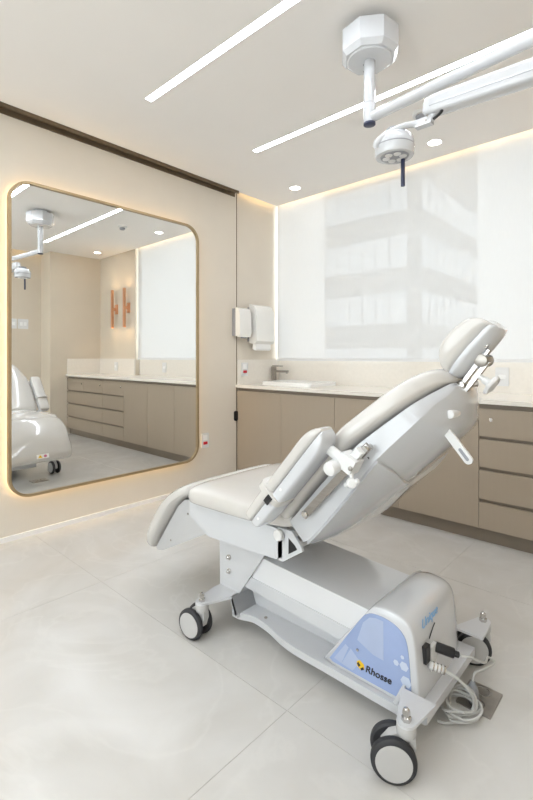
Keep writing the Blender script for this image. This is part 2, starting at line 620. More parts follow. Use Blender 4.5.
# building across the street, seen faintly through the blind
D = 1.2
bx1, by0 = -8.62 * D, 19.25 * D
bx0, by1 = -13.6 * D, 27.4 * D
bld = thing('office_building', 'pale office block with bands of windows seen faintly through the blind', 'building', (bx1, by0, -14.0))
obj('wall', box(BM(), bx0, bx1, by0, by1, -14.0, 19.0), 'facade', bld, smooth=False)
pane_a = pane_b = None
ZROW = [9.15, 6.05, 2.95, -0.15]
for z in ZROW:
    for k in range(6):
        x = bx0 + 0.15 + k * 0.86
        wd = 0.80 if k < 5 else 1.0
        b = box(BM(), -wd / 2, wd / 2, -0.06, 0.06, 0, 1.75)
        o = obj('window_pane', b, 'facade_pane', bld, local=True, smooth=False)
        o.location = Vector((x + wd / 2, by0, z)) - bld.location
    for k in range(9):
        y = by0 + 0.5 + k * 1.04
        b = box(BM(), -0.06, 0.06, -0.44, 0.44, 0, 1.75)
        o = obj('window_pane', b, 'facade_pane', bld, local=True, smooth=False)
        o.location = Vector((bx1, y + 0.44, z)) - bld.location

# ------------------------------------------------------------------ cabinets and worktop
ZK = 0.836
XJ = [XW + 0.002, -2.456, -1.921, -1.405, -0.889, -0.363, 0.698]
def carcass(x0, x1, parent, yb=YB - 0.005):
    bm = BM()
    box(bm, x0, x1, YF + 0.02, yb, 0.09, ZK)
    obj('carcass', bm, 'cabinet_groove', parent, smooth=False)
    obj('toe_kick', box(BM(), x0, x1, YF + 0.045, YF + 0.06, 0.0, 0.09), 'cabinet_groove', parent, smooth=False)
door_desc = ['plain taupe base cabinet door unit at the mirror wall end', 'plain taupe base cabinet door unit below the basin',
             'plain taupe base cabinet door unit next to the basin cabinet', 'plain taupe base cabinet door unit beside the drawers']
for k in range(4):
    x0, x1 = XJ[k], XJ[k + 1]
    t = thing('base_cabinet', door_desc[k], 'cabinet', ((x0 + x1) / 2, YF + 0.3, 0), 'taupe base cabinets under the worktop')
    carcass(x0, x1, t)
    obj('door', bbox(x0 + 0.0015, x1 - 0.0015, YF, YF + 0.019, 0.09, 0.806, 0.0012, 1), 'cabinet', t, smooth=False)
ROWS = [(0.642, 0.806), (0.457, 0.622), (0.267, 0.436), (0.09, 0.245)]
def drawers(x0, x1, t, split):
    for r, (z0, z1) in enumerate(ROWS):
        spans = [(x0, x1)]
        if r == 0 and split:
            spans = [(x0, (x0 + x1) / 2), ((x0 + x1) / 2, x1)]
        for a, b_ in spans:
            d = obj('drawer', bbox(a + 0.0015, b_ - 0.0015, YF, YF + 0.019, z0, z1, 0.0012, 1), 'cabinet', t, smooth=False)
            if r == 0:
                obj('lock', lathe(BM(), (a + 0.068, YF + 0.001, 0.743), (0, -1, 0), [(0.011, 0), (0.011, 0.003), (0.0085, 0.004), (0.0085, 0.009), (0.006, 0.011), (0, 0.011)], 16), 'chrome', d)
t = thing('drawer_cabinet', 'taupe cabinet of four stacked drawers with finger grooves beside the doors', 'cabinet', ((XJ[4] + XJ[5]) / 2, YF + 0.3, 0), 'taupe base cabinets under the worktop')
carcass(XJ[4], XJ[5], t)
drawers(XJ[4], XJ[5], t, False)
t = thing('drawer_cabinet', 'wide taupe drawer cabinet at the far end under the sconces', 'cabinet', ((XJ[5] + XJ[6]) / 2, YF + 0.3, 0), 'taupe base cabinets under the worktop')
carcass(XJ[5], XJ[6], t, YE + 0.006)
drawers(XJ[5], XJ[6], t, True)

wt = thing('worktop', 'long white quartz worktop with upstand below the window', 'worktop', (-1.15, 3.1, ZK))
slab = prism(BM(), [(XW - 0.003, YF - 0.018), (XR - 0.001, YF - 0.018), (XR - 0.001, YE + 0.007), (-0.307, YE + 0.007), (-0.307, YB - 0.001), (XW - 0.003, YB - 0.001)], ZK, 0.862, 'z')
obj('slab', bev(slab, 0.002, 1), 'quartz', wt, smooth=False)
bm = BM()
box(bm, XW - 0.003, -0.307, YB - 0.018, YB - 0.001, 0.862, 1.09)
box(bm, -0.307, XR - 0.001, YE - 0.010, YE + 0.007, 0.862, 1.09)
obj('upstand', bm, 'quartz', wt, smooth=False)
obj('side_upstand', box(BM(), XW - 0.004, XW + 0.008, YF + 0.001, YB - 0.018, 0.862, 1.09), 'quartz', wt, smooth=False)
obj('side_upstand', box(BM(), XR - 0.012, XR, YF + 0.001, YE - 0.010, 0.862, 1.09), 'quartz', wt, smooth=False)

# basin with raised rim
bs = thing('wash_basin', 'low white rectangular wash basin set on the worktop', 'basin', (-2.53, 3.12, 0.862))
ox = rrect(-2.80, -2.24, 2.97, 3.36, 0.03, 5)
ix = rrect(-2.78, -2.26, 2.99, 3.34, 0.02, 5)
jx = rrect(-2.74, -2.30, 3.03, 3.30, 0.03, 5)
rs = [[(x, y, 0.8621) for x, y in ox], [(x, y, 0.892) for x, y in ox], [(x, y, 0.895) for x, y in [((a - 0.0) , b_) for a, b_ in rrect(-2.798, -2.242, 2.972, 3.358, 0.028, 5)]],
      [(x, y, 0.895) for x, y in ix], [(x, y, 0.868) for x, y in jx], [(x, y, 0.8665) for x, y in rrect(-2.60, -2.46, 3.06, 3.20, 0.06, 5)]]
obj('bowl', rings(BM(), rs), 'basin', bs)
obj('drain', lathe(BM(), (-2.53, 3.13, 0.8667), (0, 0, 1), [(0.03, 0), (0.03, 0.002), (0.02, 0.003), (0, 0.003)], 16), 'chrome', bs)

fc = thing('faucet', 'square chrome single lever faucet behind the basin', 'faucet', (-2.94, 3.30, 0.862))
obj('body', bbox(-2.958, -2.922, 3.282, 3.318, 0.862, 1.02, 0.004), 'steel', fc)
obj('spout', bbox(-2.925, -2.76, 3.288, 3.312, 0.965, 0.986, 0.004), 'steel', fc)
obj('lever', bbox(-2.955, -2.83, 3.290, 3.310, 1.022, 1.032, 0.003), 'steel', fc)
obj('aerator', cyl(BM(), (-2.775, 3.30, 0.954), (-2.775, 3.30, 0.966), 0.009), 'chrome', fc)

# dispensers on the end wall
sd = thing('soap_dispenser', 'small white wall soap dispenser with grey back plate', 'dispenser', (XW, 2.86, 1.30))
obj('back_plate', bbox(XW - 0.001, XW + 0.045, 2.788, 2.93, 1.308, 1.555, 0.006), 'grey_plastic', sd)
b = prism(BM(), [(XW + 0.045, 1.305), (XW + 0.09, 1.295), (XW + 0.105, 1.33), (XW + 0.10, 1.50), (XW + 0.085, 1.548), (XW + 0.06, 1.562), (XW + 0.045, 1.562)], 2.786, 2.932)
obj('cover', bev(b, 0.01, 3), 'basin', sd)
obj('push_lever', bbox(XW + 0.06, XW + 0.09, 2.835, 2.885, 1.285, 1.31, 0.005), 'grey_plastic', sd)
td = thing('towel_dispenser', 'larger white wall paper towel dispenser with rounded cover', 'dispenser', (XW, 3.1, 1.25))
obj('back_plate', bbox(XW - 0.001, XW + 0.03, 2.985, 3.215, 1.26, 1.58, 0.006), 'grey_plastic', td)
pr = [(XW + 0.03, 1.245), (XW + 0.10, 1.235), (XW + 0.128, 1.262), (XW + 0.126, 1.48), (XW + 0.118, 1.54), (XW + 0.092, 1.585), (XW + 0.06, 1.604), (XW + 0.03, 1.608)]
obj('cover', bev(prism(BM(), pr, 2.978, 3.222), 0.022, 4), 'basin', td)
obj('paper_sheet', bev(prism(BM(), [(XW + 0.05, 1.19), (XW + 0.085, 1.175), (XW + 0.10, 1.19), (XW + 0.095, 1.27), (XW + 0.06, 1.27)], 3.0, 3.20), 0.003, 1), 'paper', td)

# electrical plates
def plate_x(name, label, x, y, z, wy, hz, red, d=1):
    t = thing(name, label, 'outlet', (x, y, z))
    obj('plate', bev(prism(BM(), rrect(y - wy / 2, y + wy / 2, z - hz / 2, z + hz / 2, 0.006, 3), x, x + d * 0.008, 'x'), 0.002, 1), 'white_plastic', t)
    xa = x + d * 0.008
    if red:
        obj('socket_face', bev(prism(BM(), rrect(y - wy * 0.28, y + wy * 0.28, z + 0.002, z + hz * 0.38, 0.004, 3), xa, xa + d * 0.002, 'x'), 0.0005, 1), 'paper', t)
        obj('red_socket', bev(prism(BM(), rrect(y - wy * 0.28, y + wy * 0.28, z - 0.034, z - 0.010, 0.004, 3), xa, xa + d * 0.004, 'x'), 0.001, 1), 'red_plastic', t)
    return t
plate_x('wall_outlet', 'white outlet plate with red socket on the wall beside the mirror', XW, 2.468, 0.402, 0.078, 0.125, True)
plate_x('wall_outlet', 'white outlet plate with red socket above the worktop below the dispensers', XW + 0.008, 2.935, 1.0, 0.082, 0.125, True)
sw = thing('switch_plate', 'white socket plate on the upstand near the drawers', 'outlet', (-0.913, YB - 0.018, 0.978))
obj('plate', bev(prism(BM(), rrect(-0.956, -0.870, 0.912, 1.042, 0.006, 3), YB - 0.026, YB - 0.018), 0.002, 1), 'white_plastic', sw)
obj('socket_face', bev(prism(BM(), rrect(-0.938, -0.888, 0.962, 0.992, 0.01, 4), YB - 0.029, YB - 0.026), 0.001, 1), 'paper', sw)
sw = thing('switch_plate', 'white socket plate on the upstand under the copper sconces', 'outlet', (0.19, YE - 0.010, 0.978))
obj('plate', bev(prism(BM(), rrect(0.15, 0.23, 0.915, 1.04, 0.006, 3), YE - 0.018, YE - 0.010), 0.002, 1), 'white_plastic', sw)
obj('socket_face', bev(prism(BM(), rrect(0.165, 0.215, 0.962, 0.992, 0.01, 4), YE - 0.021, YE - 0.018), 0.001, 1), 'paper', sw)
for y, wy, lb in ((2.36, 0.14, 'wide white light switch plate on the recessed wall'), (2.235, 0.085, 'narrow white light switch plate beside the wide one on the recessed wall')):
    t = thing('light_switch', lb, 'switch', (XA, y, 1.585))
    obj('plate', bev(prism(BM(), rrect(y - wy / 2, y + wy / 2, 1.515, 1.655, 0.006, 3), XA - 0.008, XA, 'x'), 0.002, 1), 'white_plastic', t)
    k = 2 if wy > 0.1 else 1
    for q in range(k):
        yy = y + (q - (k - 1) / 2) * 0.05
        obj('rocker', bev(prism(BM(), rrect(yy - 0.02, yy + 0.02, 1.56, 1.61, 0.003, 3), XA - 0.011, XA - 0.008, 'x'), 0.001, 1), 'paper', t)

# ------------------------------------------------------------------ mirror with halo light
XM = -2.937
my0, my1, mz0, mz1, mr = 0.923, 2.355, 0.259, 2.189, 0.13
mir = thing('mirror', 'large rounded rectangular wall mirror with bronze frame and warm halo light', 'mirror', (XM, (my0 + my1) / 2, mz0))
o_ = rrect(my0, my1, mz0, mz1, mr, 12)
fw = 0.016
i_ = rrect(my0 + fw, my1 - fw, mz0 + fw, mz1 - fw, mr - fw, 12)
obj('frame', bev(ring_prism(BM(), o_, i_, XM - 0.022, XM + 0.012, 'x'), 0.0015, 1, 50), 'bronze_frame', mir)
obj('glass', prism(BM(), rrect(my0 + fw - 0.002, my1 - fw + 0.002, mz0 + fw - 0.002, mz1 - fw + 0.002, mr - fw, 12), XM - 0.008, XM, 'x'), 'mirror_silver', mir, smooth=False)
ins = 0.035
obj('back_box', prism(BM(), rrect(my0 + ins, my1 - ins, mz0 + ins, mz1 - ins, mr - ins, 12), XW, XM - 0.008, 'x'), 'white_plastic', mir)
o2 = rrect(my0 + ins - 0.008, my1 - ins + 0.008, mz0 + ins - 0.008, mz1 - ins + 0.008, mr - ins + 0.008, 12)
i2 = rrect(my0 + ins - 0.001, my1 - ins + 0.001, mz0 + ins - 0.001, mz1 - ins + 0.001, mr - ins + 0.001, 12)
obj('light_strip', ring_prism(BM(), o2, i2, XM - 0.040, XM - 0.028, 'x'), 'led_glow', mir, smooth=False)

# ------------------------------------------------------------------ ceiling lights
for y, lb in ((1.46, 'long narrow recessed ceiling light line over the treatment chair'), (2.35, 'long narrow recessed ceiling light line nearer the window'), (0.57, 'third ceiling light line from the window, unseen and added to brighten the room'), (-0.32, 'fourth ceiling light line from the window, unseen and added to brighten the room'), (-1.21, 'ceiling light line next to the rear wall, unseen and added to brighten the room')):  # the last three are out of view, added to brighten the room
    t = thing('ceiling_light_line', lb, 'light', (-1.03, y, ZC), 'recessed ceiling light lines')
    obj('diffuser', box(BM(), -2.28, 0.215, y - 0.021, y + 0.021, ZC - 0.001, ZC + 0.012), 'strip_glow', t, smooth=False)
    obj('rim', ring_prism(BM(), [(-2.283, y - 0.024), (0.218, y - 0.024), (0.218, y + 0.024), (-2.283, y + 0.024)], [(-2.28, y - 0.021), (0.215, y - 0.021), (0.215, y + 0.021), (-2.28, y + 0.021)], ZC - 0.0018, ZC + 0.01, 'z'), 'ceiling_paint', t, smooth=False)
for x, lb in ((-2.51, 'round recessed downlight over the wash basin'), (-1.26, 'round recessed downlight over the middle cabinets'), (0.28, 'round recessed downlight by the copper sconces')):
    t = thing('downlight', lb, 'light', (x, 3.1, ZC), 'round recessed downlights in a row')
    obj('lens', cyl(BM(), (x, 3.1, ZC - 0.0015), (x, 3.1, ZC + 0.01), 0.045, seg=28), 'down_glow', t)
    bm = BM()
    oc = [(x + 0.053 * math.cos(a * math.pi / 14), 3.1 + 0.053 * math.sin(a * math.pi / 14)) for a in range(28)]
    ic = [(x + 0.045 * math.cos(a * math.pi / 14), 3.1 + 0.045 * math.sin(a * math.pi / 14)) for a in range(28)]
    obj('bezel', ring_prism(bm, oc, ic, ZC - 0.004, ZC + 0.004, 'z'), 'white_plastic', t)
sd_ = thing('smoke_detector', 'small round white smoke detector on the ceiling near the window', 'detector', (-1.17, 2.67, ZC))
obj('base', lathe(BM(), (-1.17, 2.67, ZC), (0, 0, -1), [(0.052, 0), (0.052, 0.012), (0.047, 0.02), (0, 0.02)], 24), 'white_plastic', sd_)
obj('sensor_cap', lathe(BM(), (-1.17, 2.67, ZC - 0.02), (0, 0, -1), [(0.032, 0), (0.030, 0.016), (0.022, 0.022), (0, 0.022)], 24), 'grey_plastic', sd_)

# copper sconces
for x, lb in ((0.20, 'tall copper up and down wall sconce nearer the side wall corner'), (-0.135, 'tall copper up and down wall sconce nearer the window blind')):
    yw = YE + 0.008
    t = thing('wall_sconce', lb, 'sconce', (x, yw, 1.53), 'pair of copper wall sconces')
    obj('wall_mount', bbox(x - 0.032, x + 0.032, yw - 0.02, yw, 1.74, 1.88, 0.003, 1), 'copper', t, smooth=False)
    obj('arm', bbox(x - 0.012, x + 0.012, yw - 0.06, yw - 0.018, 1.79, 1.83, 0.002, 1), 'copper', t, smooth=False)
    s_o = [(x - 0.016, yw - 0.092), (x + 0.016, yw - 0.092), (x + 0.016, yw - 0.06), (x - 0.016, yw - 0.06)]
    s_i = [(x - 0.014, yw - 0.090), (x + 0.014, yw - 0.090), (x + 0.014, yw - 0.062), (x - 0.014, yw - 0.062)]
    obj('tube', ring_prism(BM(), s_o, s_i, 1.535, 2.085, 'z'), 'copper', t, smooth=False)
    for z in (1.545, 2.075):
        obj('lamp', box(BM(), x - 0.012, x + 0.012, yw - 0.088, yw - 0.064, z - 0.006, z + 0.006), 'sconce_glow', t, smooth=False)

# ------------------------------------------------------------------ surgical lamp
PX, PY = -1.04, 1.822
lamp = thing('surgical_lamp', 'white ceiling mounted surgical lamp with folding arm and round head', 'lamp', (PX, PY, ZC))
oct_ = lambda r: [(PX + r * math.cos(math.radians(12 + 45 * k)), PY + r * math.sin(math.radians(12 + 45 * k))) for k in range(8)]
b = rings(BM(), [[(x, y, ZC) for x, y in oct_(0.075)], [(x, y, ZC - 0.03) for x, y in oct_(0.075)], [(x, y, ZC - 0.032) for x, y in oct_(0.132)], [(x, y, ZC - 0.125) for x, y in oct_(0.132)], [(x, y, ZC - 0.147) for x, y in oct_(0.114)]])
can = obj('ceiling_canopy', bev(b, 0.006, 2), 'gloss_white', lamp)
obj('cover_disc', lathe(BM(), (PX, PY, ZC - 0.146), (0, 0, -1), [(0.100, 0), (0.100, 0.006), (0.096, 0.009), (0, 0.009)], 32), 'gloss_white', can)
pole = obj('pole', rcyl(BM(), (PX, PY, ZC - 0.15), (PX, PY, 2.178), 0.026, 0.002), 'gloss_white', lamp)
obj('joint_ring', cyl(BM(), (PX, PY, 2.265), (PX, PY, 2.2665), 0.0266), 'grey_plastic', pole)
obj('end_cap', lathe(BM(), (PX, PY, 2.179), (0, 0, -1), [(0.027, 0), (0.027, 0.008), (0.020, 0.011), (0, 0.011)], 24), 'navy_plastic', pole)
for dx, dz in ((0.0, 2.446), (0.0, 2.416)):
    a = math.radians(215)
    c_ = (PX + 0.024 * math.cos(a), PY + 0.024 * math.sin(a), dz)
    obj('screw', cyl(BM(), c_, (PX + 0.0275 * math.cos(a), PY + 0.0275 * math.sin(a), dz), 0.0035, seg=10), 'black_plastic', pole)
EX, EY = -0.16, 1.722
arm = obj('swing_arm', rcyl(BM(), (PX + 0.02, PY - 0.002, 2.203), (EX, EY, 2.203), 0.024, 0.003), 'gloss_white', lamp)
obj('elbow', rcyl(BM(), (EX, EY, 2.05), (EX, EY, 2.24), 0.034, 0.006), 'gloss_white', lamp)
# spring arm: rounded box section, tapering to the head end
rs = []
JX, JY = -0.735, 1.712
for t_, hw, hz, dz in ((0.0, 0.018, 0.020, -0.006), (0.012, 0.028, 0.032, 0), (0.05, 0.032, 0.037, 0), (0.55, 0.034, 0.041, 0), (0.58, 0.030, 0.038, 0)):
    x = JX + t_
    y = JY + 0.02 * t_
    z0 = 2.085 - 0.03 * t_ + dz
    rs.append([(x, y + hw * sp(math.cos(2 * math.pi * k / 28), 4.5), z0 + hz * sp(math.sin(2 * math.pi * k / 28), 4.5)) for k in range(28)])
spring = obj('spring_arm', rings(BM(), rs), 'gloss_white', lamp)
rs2 = [[(JX + t_, JY + 0.02 * t_ + 1.012 * hw * sp(math.cos(2 * math.pi * k / 28), 4.5), 2.075 - 0.03 * t_ + 0.0012 * (1 if math.sin(2 * math.pi * k / 28) > 0 else -1)) for k in range(28)] for t_, hw in ((0.03, 0.0312), (0.05, 0.032), (0.55, 0.034))]
obj('seam', rings(BM(), rs2), 'grey_plastic', spring)
HX, HY = -0.862, 1.712
kn = obj('knuckle', tube(BM(), [(JX + 0.045, JY, 2.07), (JX + 0.03, JY, 2.045), (JX + 0.014, JY, 2.030)], 0.016, 14), 'gloss_white', lamp)
obj('cable_loop', tube(BM(), [(JX + 0.075, JY - 0.012, 2.065), (JX + 0.07, JY - 0.016, 2.04), (JX + 0.04, JY - 0.014, 2.026)], 0.006, 8), 'black_plastic', kn)
obj('knuckle_block', bbox(JX - 0.035, JX + 0.03, JY - 0.016, JY + 0.016, 2.018, 2.046, 0.006, 3), 'gloss_white', kn)
for q in range(3):
    obj('rivet', cyl(BM(), (JX + 0.012 + 0.006 * q, JY - 0.0165, 2.03 + 0.016 * q), (JX + 0.012 + 0.006 * q, JY - 0.018, 2.03 + 0.016 * q), 0.004, seg=10), 'steel', kn)
yoke = tube(BM(), [(JX - 0.02, JY - 0.004, 2.03), (JX - 0.06, JY - 0.02, 2.036), (HX + 0.01, HY - 0.055, 2.015), (HX - 0.035, HY - 0.075, 1.985), (HX - 0.045, HY - 0.068, 1.965)], 0.0125, 14)
obj('yoke', yoke, 'gloss_white', lamp)
head = obj('lamp_head', lathe(BM(), (HX, HY, 1.935), (0, 0, 1), [(0.060, 0.0), (0.074, 0.001), (0.078, 0.008), (0.079, 0.05), (0.074, 0.072), (0.058, 0.09), (0.03, 0.098), (0, 0.099)], 40), 'gloss_white', lamp)
obj('trim_ring', lathe(BM(), (HX, HY, 1.972), (0, 0, 1), [(0.0790, 0), (0.0797, 0.001), (0.0797, 0.004), (0.0790, 0.005)], 40), 'grey_plastic', head)
obj('lens_plate', lathe(BM(), (HX, HY, 1.9352), (0, 0, -1), [(0.058, 0), (0.056, 0.002), (0, 0.002)], 32), 'grey_plastic', head)
for k in range(6):
    a = math.radians(60 * k + 15)
    c_ = (HX + 0.034 * math.cos(a), HY + 0.034 * math.sin(a), 1.9335)
    obj('lens', lathe(BM(), c_, (0, 0, -1), [(0.0155, 0), (0.014, 0.003), (0, 0.005)], 16), 'white_plastic', head)
obj('top_cap', lathe(BM(), (HX, HY, 2.033), (0, 0, 1), [(0.036, 0), (0.038, 0.004), (0.036, 0.014), (0, 0.016)], 24), 'grey_plastic', head)
obj('handle', rcyl(BM(), (HX + 0.022, HY + 0.03, 1.93), (HX + 0.022, HY + 0.03, 1.818), 0.0085, 0.002, 16), 'navy_plastic', head)

# ------------------------------------------------------------------ treatment chair
YC, YS = 1.435, 1.48             # centre line of the base, centre line of the upholstery
ch = thing('treatment_chair', 'white electric treatment chair with reclined back on wheeled base', 'chair', (-1.0, YC, 0))
M_ = lambda y: 2 * YC - y

# base plate with waisted sides
near = [(-1.34, 1.250), (-1.30, 1.252), (-1.25, 1.272), (-1.20, 1.272), (-1.14, 1.262), (-1.08, 1.245), (-1.02, 1.236), (-0.95, 1.234), (-0.85, 1.234), (-0.62, 1.232), (-0.56, 1.24)]
pts = [(p.x, p.y) for p in catmull([(x, y, 0) for x, y in near], 4)]
poly = pts + [(x, M_(y)) for x, y in reversed(pts)]
base = obj('base_plate', bev(prism(BM(), poly, 0.062, 0.088, 'z'), 0.004, 2, 60), 'painted_steel', ch)
obj('plate_screw', lathe(BM(), (-1.2, 1.30, 0.088), (0, 0, 1), [(0.007, 0), (0.006, 0.003), (0, 0.004)], 12), 'steel', base)
# folded brackets that carry the casters
def bracket(xo, xi, sx, sy, s):
    """s=-1 near side, +1 far side; xo outer edge, xi inner edge at the plate, (sx,sy) stem"""
    yb = YC + s * 0.20
    top = []
    for a in range(7):
        an = math.radians(180 * a / 6)
        top.append((sx + 0.026 * math.cos(an), sy + s * 0.026 * math.sin(an)))
    poly = [(max(xo, xi), yb)] + top + [(min(xo, xi), yb)]
    bm = prism(BM(), poly, 0.142, 0.150, 'z')
    w0 = xi
    d = 0.028 if xi > xo else -0.028
    # fold running down to the plate
    prism(bm, [(w0 - d * 0.25, 0.150), (w0, 0.150), (w0 + d, 0.088), (w0 + d, 0.075), (w0 + d * 0.7, 0.075), (w0 - d * 0.25, 0.142)], min(yb, yb + s * -0.12), max(yb, yb - s * 0.12))
    return bm
STEMS = [(-1.392, 1.135, -1), (-0.535, 1.130, -1), (-0.530, 1.745, 1), (-1.425, 1.790, 1)]
for sx, sy, s in STEMS:
    front = sx < -1
    xo, xi = (-1.44, -1.325) if front else (-0.497, -0.60)
    obj('caster_bracket', bev(bracket(xo, xi, sx, sy, s), 0.002, 1, 40), 'painted_steel', base)
# channels joining each pair of brackets
obj('cross_channel', bev(prism(BM(), [(-1.44, 0.150), (-1.325, 0.150), (-1.297, 0.088), (-1.31, 0.080), (-1.335, 0.140), (-1.432, 0.140), (-1.432, 0.085), (-1.44, 0.085)], YC - 0.20, YC + 0.20), 0.0015, 1), 'painted_steel', base)
obj('cross_channel', bev(prism(BM(), [(-0.523, 0.108), (-0.59, 0.108), (-0.62, 0.088), (-0.62, 0.075), (-0.530, 0.075), (-0.523, 0.08)], YC - 0.20, YC + 0.20), 0.0015, 1), 'painted_steel', base)

# casters: one model, four copies
def make_caster():
    # local: stem on z axis, wheels trail along -x, axle along y
    R = 0.06
    tr = -0.034
    bm = BM()
    lathe(bm, (0, 0, 0.141), (0, 0, -1), [(0.024, 0), (0.026, 0.004), (0.026, 0.022), (0.022, 0.03), (0.018, 0.034)], 20)
    hood = [(0.022, 0.118), (0.024, 0.09), (0.012, 0.055), (-0.01, 0.045), (-0.05, 0.045), (-0.07, 0.052), (-0.066, 0.085), (-0.045, 0.112), (-0.02, 0.122)]
    prism(bm, hood, -0.014, 0.014)
    c = obj('caster', bev(bm, 0.005, 2, 40), 'wheel_grey', None, local=True)
    for s in (-1, 1):
        y0 = s * 0.016
        prof = [(0.030, 0), (R - 0.006, 0.0), (R - 0.001, 0.004), (R, 0.010), (R - 0.001, 0.018), (R - 0.007, 0.023), (R - 0.012, 0.0235)]
        obj('tyre', lathe(BM(), (tr, y0, R), (0, s, 0), prof, 36), 'tyre', c, local=True)
        obj('wheel_disc', lathe(BM(), (tr, y0, R), (0, s, 0), [(0.02, 0.0), (R - 0.012, 0.021), (R - 0.013, 0.0248), (R * 0.5, 0.0265), (0, 0.0268)], 36), 'wheel_grey', c, local=True)
    obj('axle', cyl(BM(), (tr, -0.02, R), (tr, 0.02, R), 0.012), 'steel', c, local=True)
    obj('stem_nut', lathe(BM(), (0, 0, 0.150), (0, 0, 1), [(0.0135, 0), (0.0135, 0.010), (0.010, 0.012), (0.0105, 0.022), (0.009, 0.029), (0.004, 0.033), (0, 0.0335)], 6), 'chrome', c, local=True)
    return c
c0 = make_caster()
c0.parent = ch
ANG = [8, 30, 24, -4]
for k, (sx, sy, s) in enumerate(STEMS):
    c = c0 if k == 0 else copy_tree(c0, ch)
    c.location = Vector((sx, sy, 0)) - ch.location
    c.rotation_euler = (0, 0, math.radians(ANG[k]))

# lift column bracket
cy0, cy1 = 1.272, M_(1.272)
col = obj('lift_bracket', bev(prism(BM(), [(-1.444, 0.43), (-1.08, 0.43), (-1.185, 0.345), (-1.325, 0.147), (-1.395, 0.137), (-1.440, 0.150)], cy0, cy1), 0.004, 2), 'painted_steel', ch)
for z in (0.282, 0.224):
    obj('bolt', lathe(BM(), (-1.381, cy0, z), (0, -1, 0), [(0.0115, 0), (0.0115, 0.005), (0.007, 0.006), (0.007, 0.012), (0.005, 0.014), (0, 0.014)], 12), 'chrome', col)
# long cover over the lifting arm
ay0, ay1 = 1.285, 1.592
def armprof(dz=0.0, inset=0.0):
    return None
arm_up = prism(BM(), [(-1.222, 0.326), (-0.62, 0.296), (-0.62, 0.20), (-1.292, 0.232)], ay0, ay1)
armo = obj('arm_cover', bev(arm_up, 0.010, 3), 'shade_lift_white', ch)
arm_lo = prism(BM(), [(-1.284, 0.234), (-0.62, 0.205), (-0.62, 0.150), (-1.312, 0.184)], ay0 - 0.004, ay1 + 0.004)
obj('lower_cover', bev(arm_lo, 0.005, 2), 'gloss_white', armo)
obj('arm_beam', box(BM(), -1.36, -0.7, YC - 0.09, YC + 0.09, 0.088, 0.20), 'painted_steel', armo, smooth=False)

# motor housing at the head end
hy0, hy1 = 1.25, 1.605
hp = [(-0.885, 0.098), (-0.878, 0.112), (-0.716, 0.325), (-0.700, 0.340), (-0.672, 0.347), (-0.640, 0.347), (-0.608, 0.341), (-0.585, 0.327), (-0.572, 0.303), (-0.566, 0.27), (-0.560, 0.21), (-0.556, 0.15), (-0.553, 0.088), (-0.86, 0.088)]
hpp = [(p.x, p.y) for p in catmull([(x, z, 0) for x, z in hp[:-1]], 3)] + [hp[-1]]
bmh = BM()
cxh, czh = -0.69, 0.20
def inset_profile(k):
    return [(cxh + (x - cxh) * (1 - k), czh + (z - czh) * (1 - k)) for x, z in hpp]
rs = []
for y, k in ((hy0, 0.030), (hy0 + 0.003, 0.010), (hy0 + 0.010, 0.0), (hy1 - 0.10, 0.0), (hy1 - 0.05, 0.02), (hy1 - 0.015, 0.07), (hy1, 0.13)):
    rs.append([(x, y, max(z, 0.088)) for x, z in inset_profile(k)])
house = obj('motor_housing', rings(bmh, rs), 'gloss_white', ch, angle=50)
# printed side panel
pp = [(-0.862, 0.110), (-0.748, 0.280), (-0.722, 0.309), (-0.697, 0.319), (-0.661, 0.320), (-0.628, 0.313), (-0.604, 0.298), (-0.590, 0.274), (-0.583, 0.229), (-0.579, 0.180), (-0.577, 0.120), (-0.60, 0.105), (-0.651, 0.102), (-0.85, 0.103)]
ppp = [(p.x, p.y) for p in catmull([(x, z, 0) for x, z in pp], 3)]
panel = obj('side_panel', prism(BM(), ppp, hy0 - 0.0022, hy0 + 0.002), 'print_blue', house, smooth=False)
yp = hy0 - 0.0022
def flat(name, polys, m, par, y=yp, th=0.0006):
    bm = BM()
    for p in polys:
        prism(bm, p, y - th, y)
    return obj(name, bm, m, par, smooth=False)
def hexa(x, z, r):
    return [(x + r * math.cos(math.radians(60 * k)), z + r * math.sin(math.radians(60 * k))) for k in range(6)]
flat('printed_hexagons', [hexa(-0.598, 0.203, 0.014), hexa(-0.592, 0.160, 0.017), hexa(-0.623, 0.203, 0.009), hexa(-0.600, 0.125, 0.012), hexa(-0.603, 0.228, 0.006)], 'print_pale', panel)
flat('printed_bands', [[(-0.844, 0.118), (-0.800, 0.182), (-0.788, 0.176), (-0.815, 0.113)], [(-0.815, 0.113), (-0.780, 0.176), (-0.745, 0.150), (-0.772, 0.109)]], 'print_mid', panel)
flat('printed_window', [[(-0.756, 0.215), (-0.735, 0.278), (-0.712, 0.303), (-0.690, 0.309), (-0.665, 0.309), (-0.664, 0.19), (-0.700, 0.192)]], 'print_mid', panel, th=0.0004)
bm = place_text(text_mesh('Rhosse', 0.030, 0.18, 0.0006), (-0.727, yp - 0.0006, 0.128), (1, 0, 0.02), (0, 0, 1), 0.088)
obj('maker_lettering', bm, 'print_black', panel, smooth=False)
em = flat('emblem_ground', [[(-0.757, 0.133), (-0.742, 0.124), (-0.730, 0.133), (-0.732, 0.147), (-0.747, 0.154), (-0.757, 0.147)]], 'print_yellow', panel, th=0.0007)
flat('emblem_mark', [[(-0.757, 0.140), (-0.752, 0.147), (-0.744, 0.139), (-0.750, 0.131)], [(-0.742, 0.124), (-0.731, 0.131), (-0.734, 0.138), (-0.744, 0.130)]], 'print_black', panel, y=yp - 0.0007)
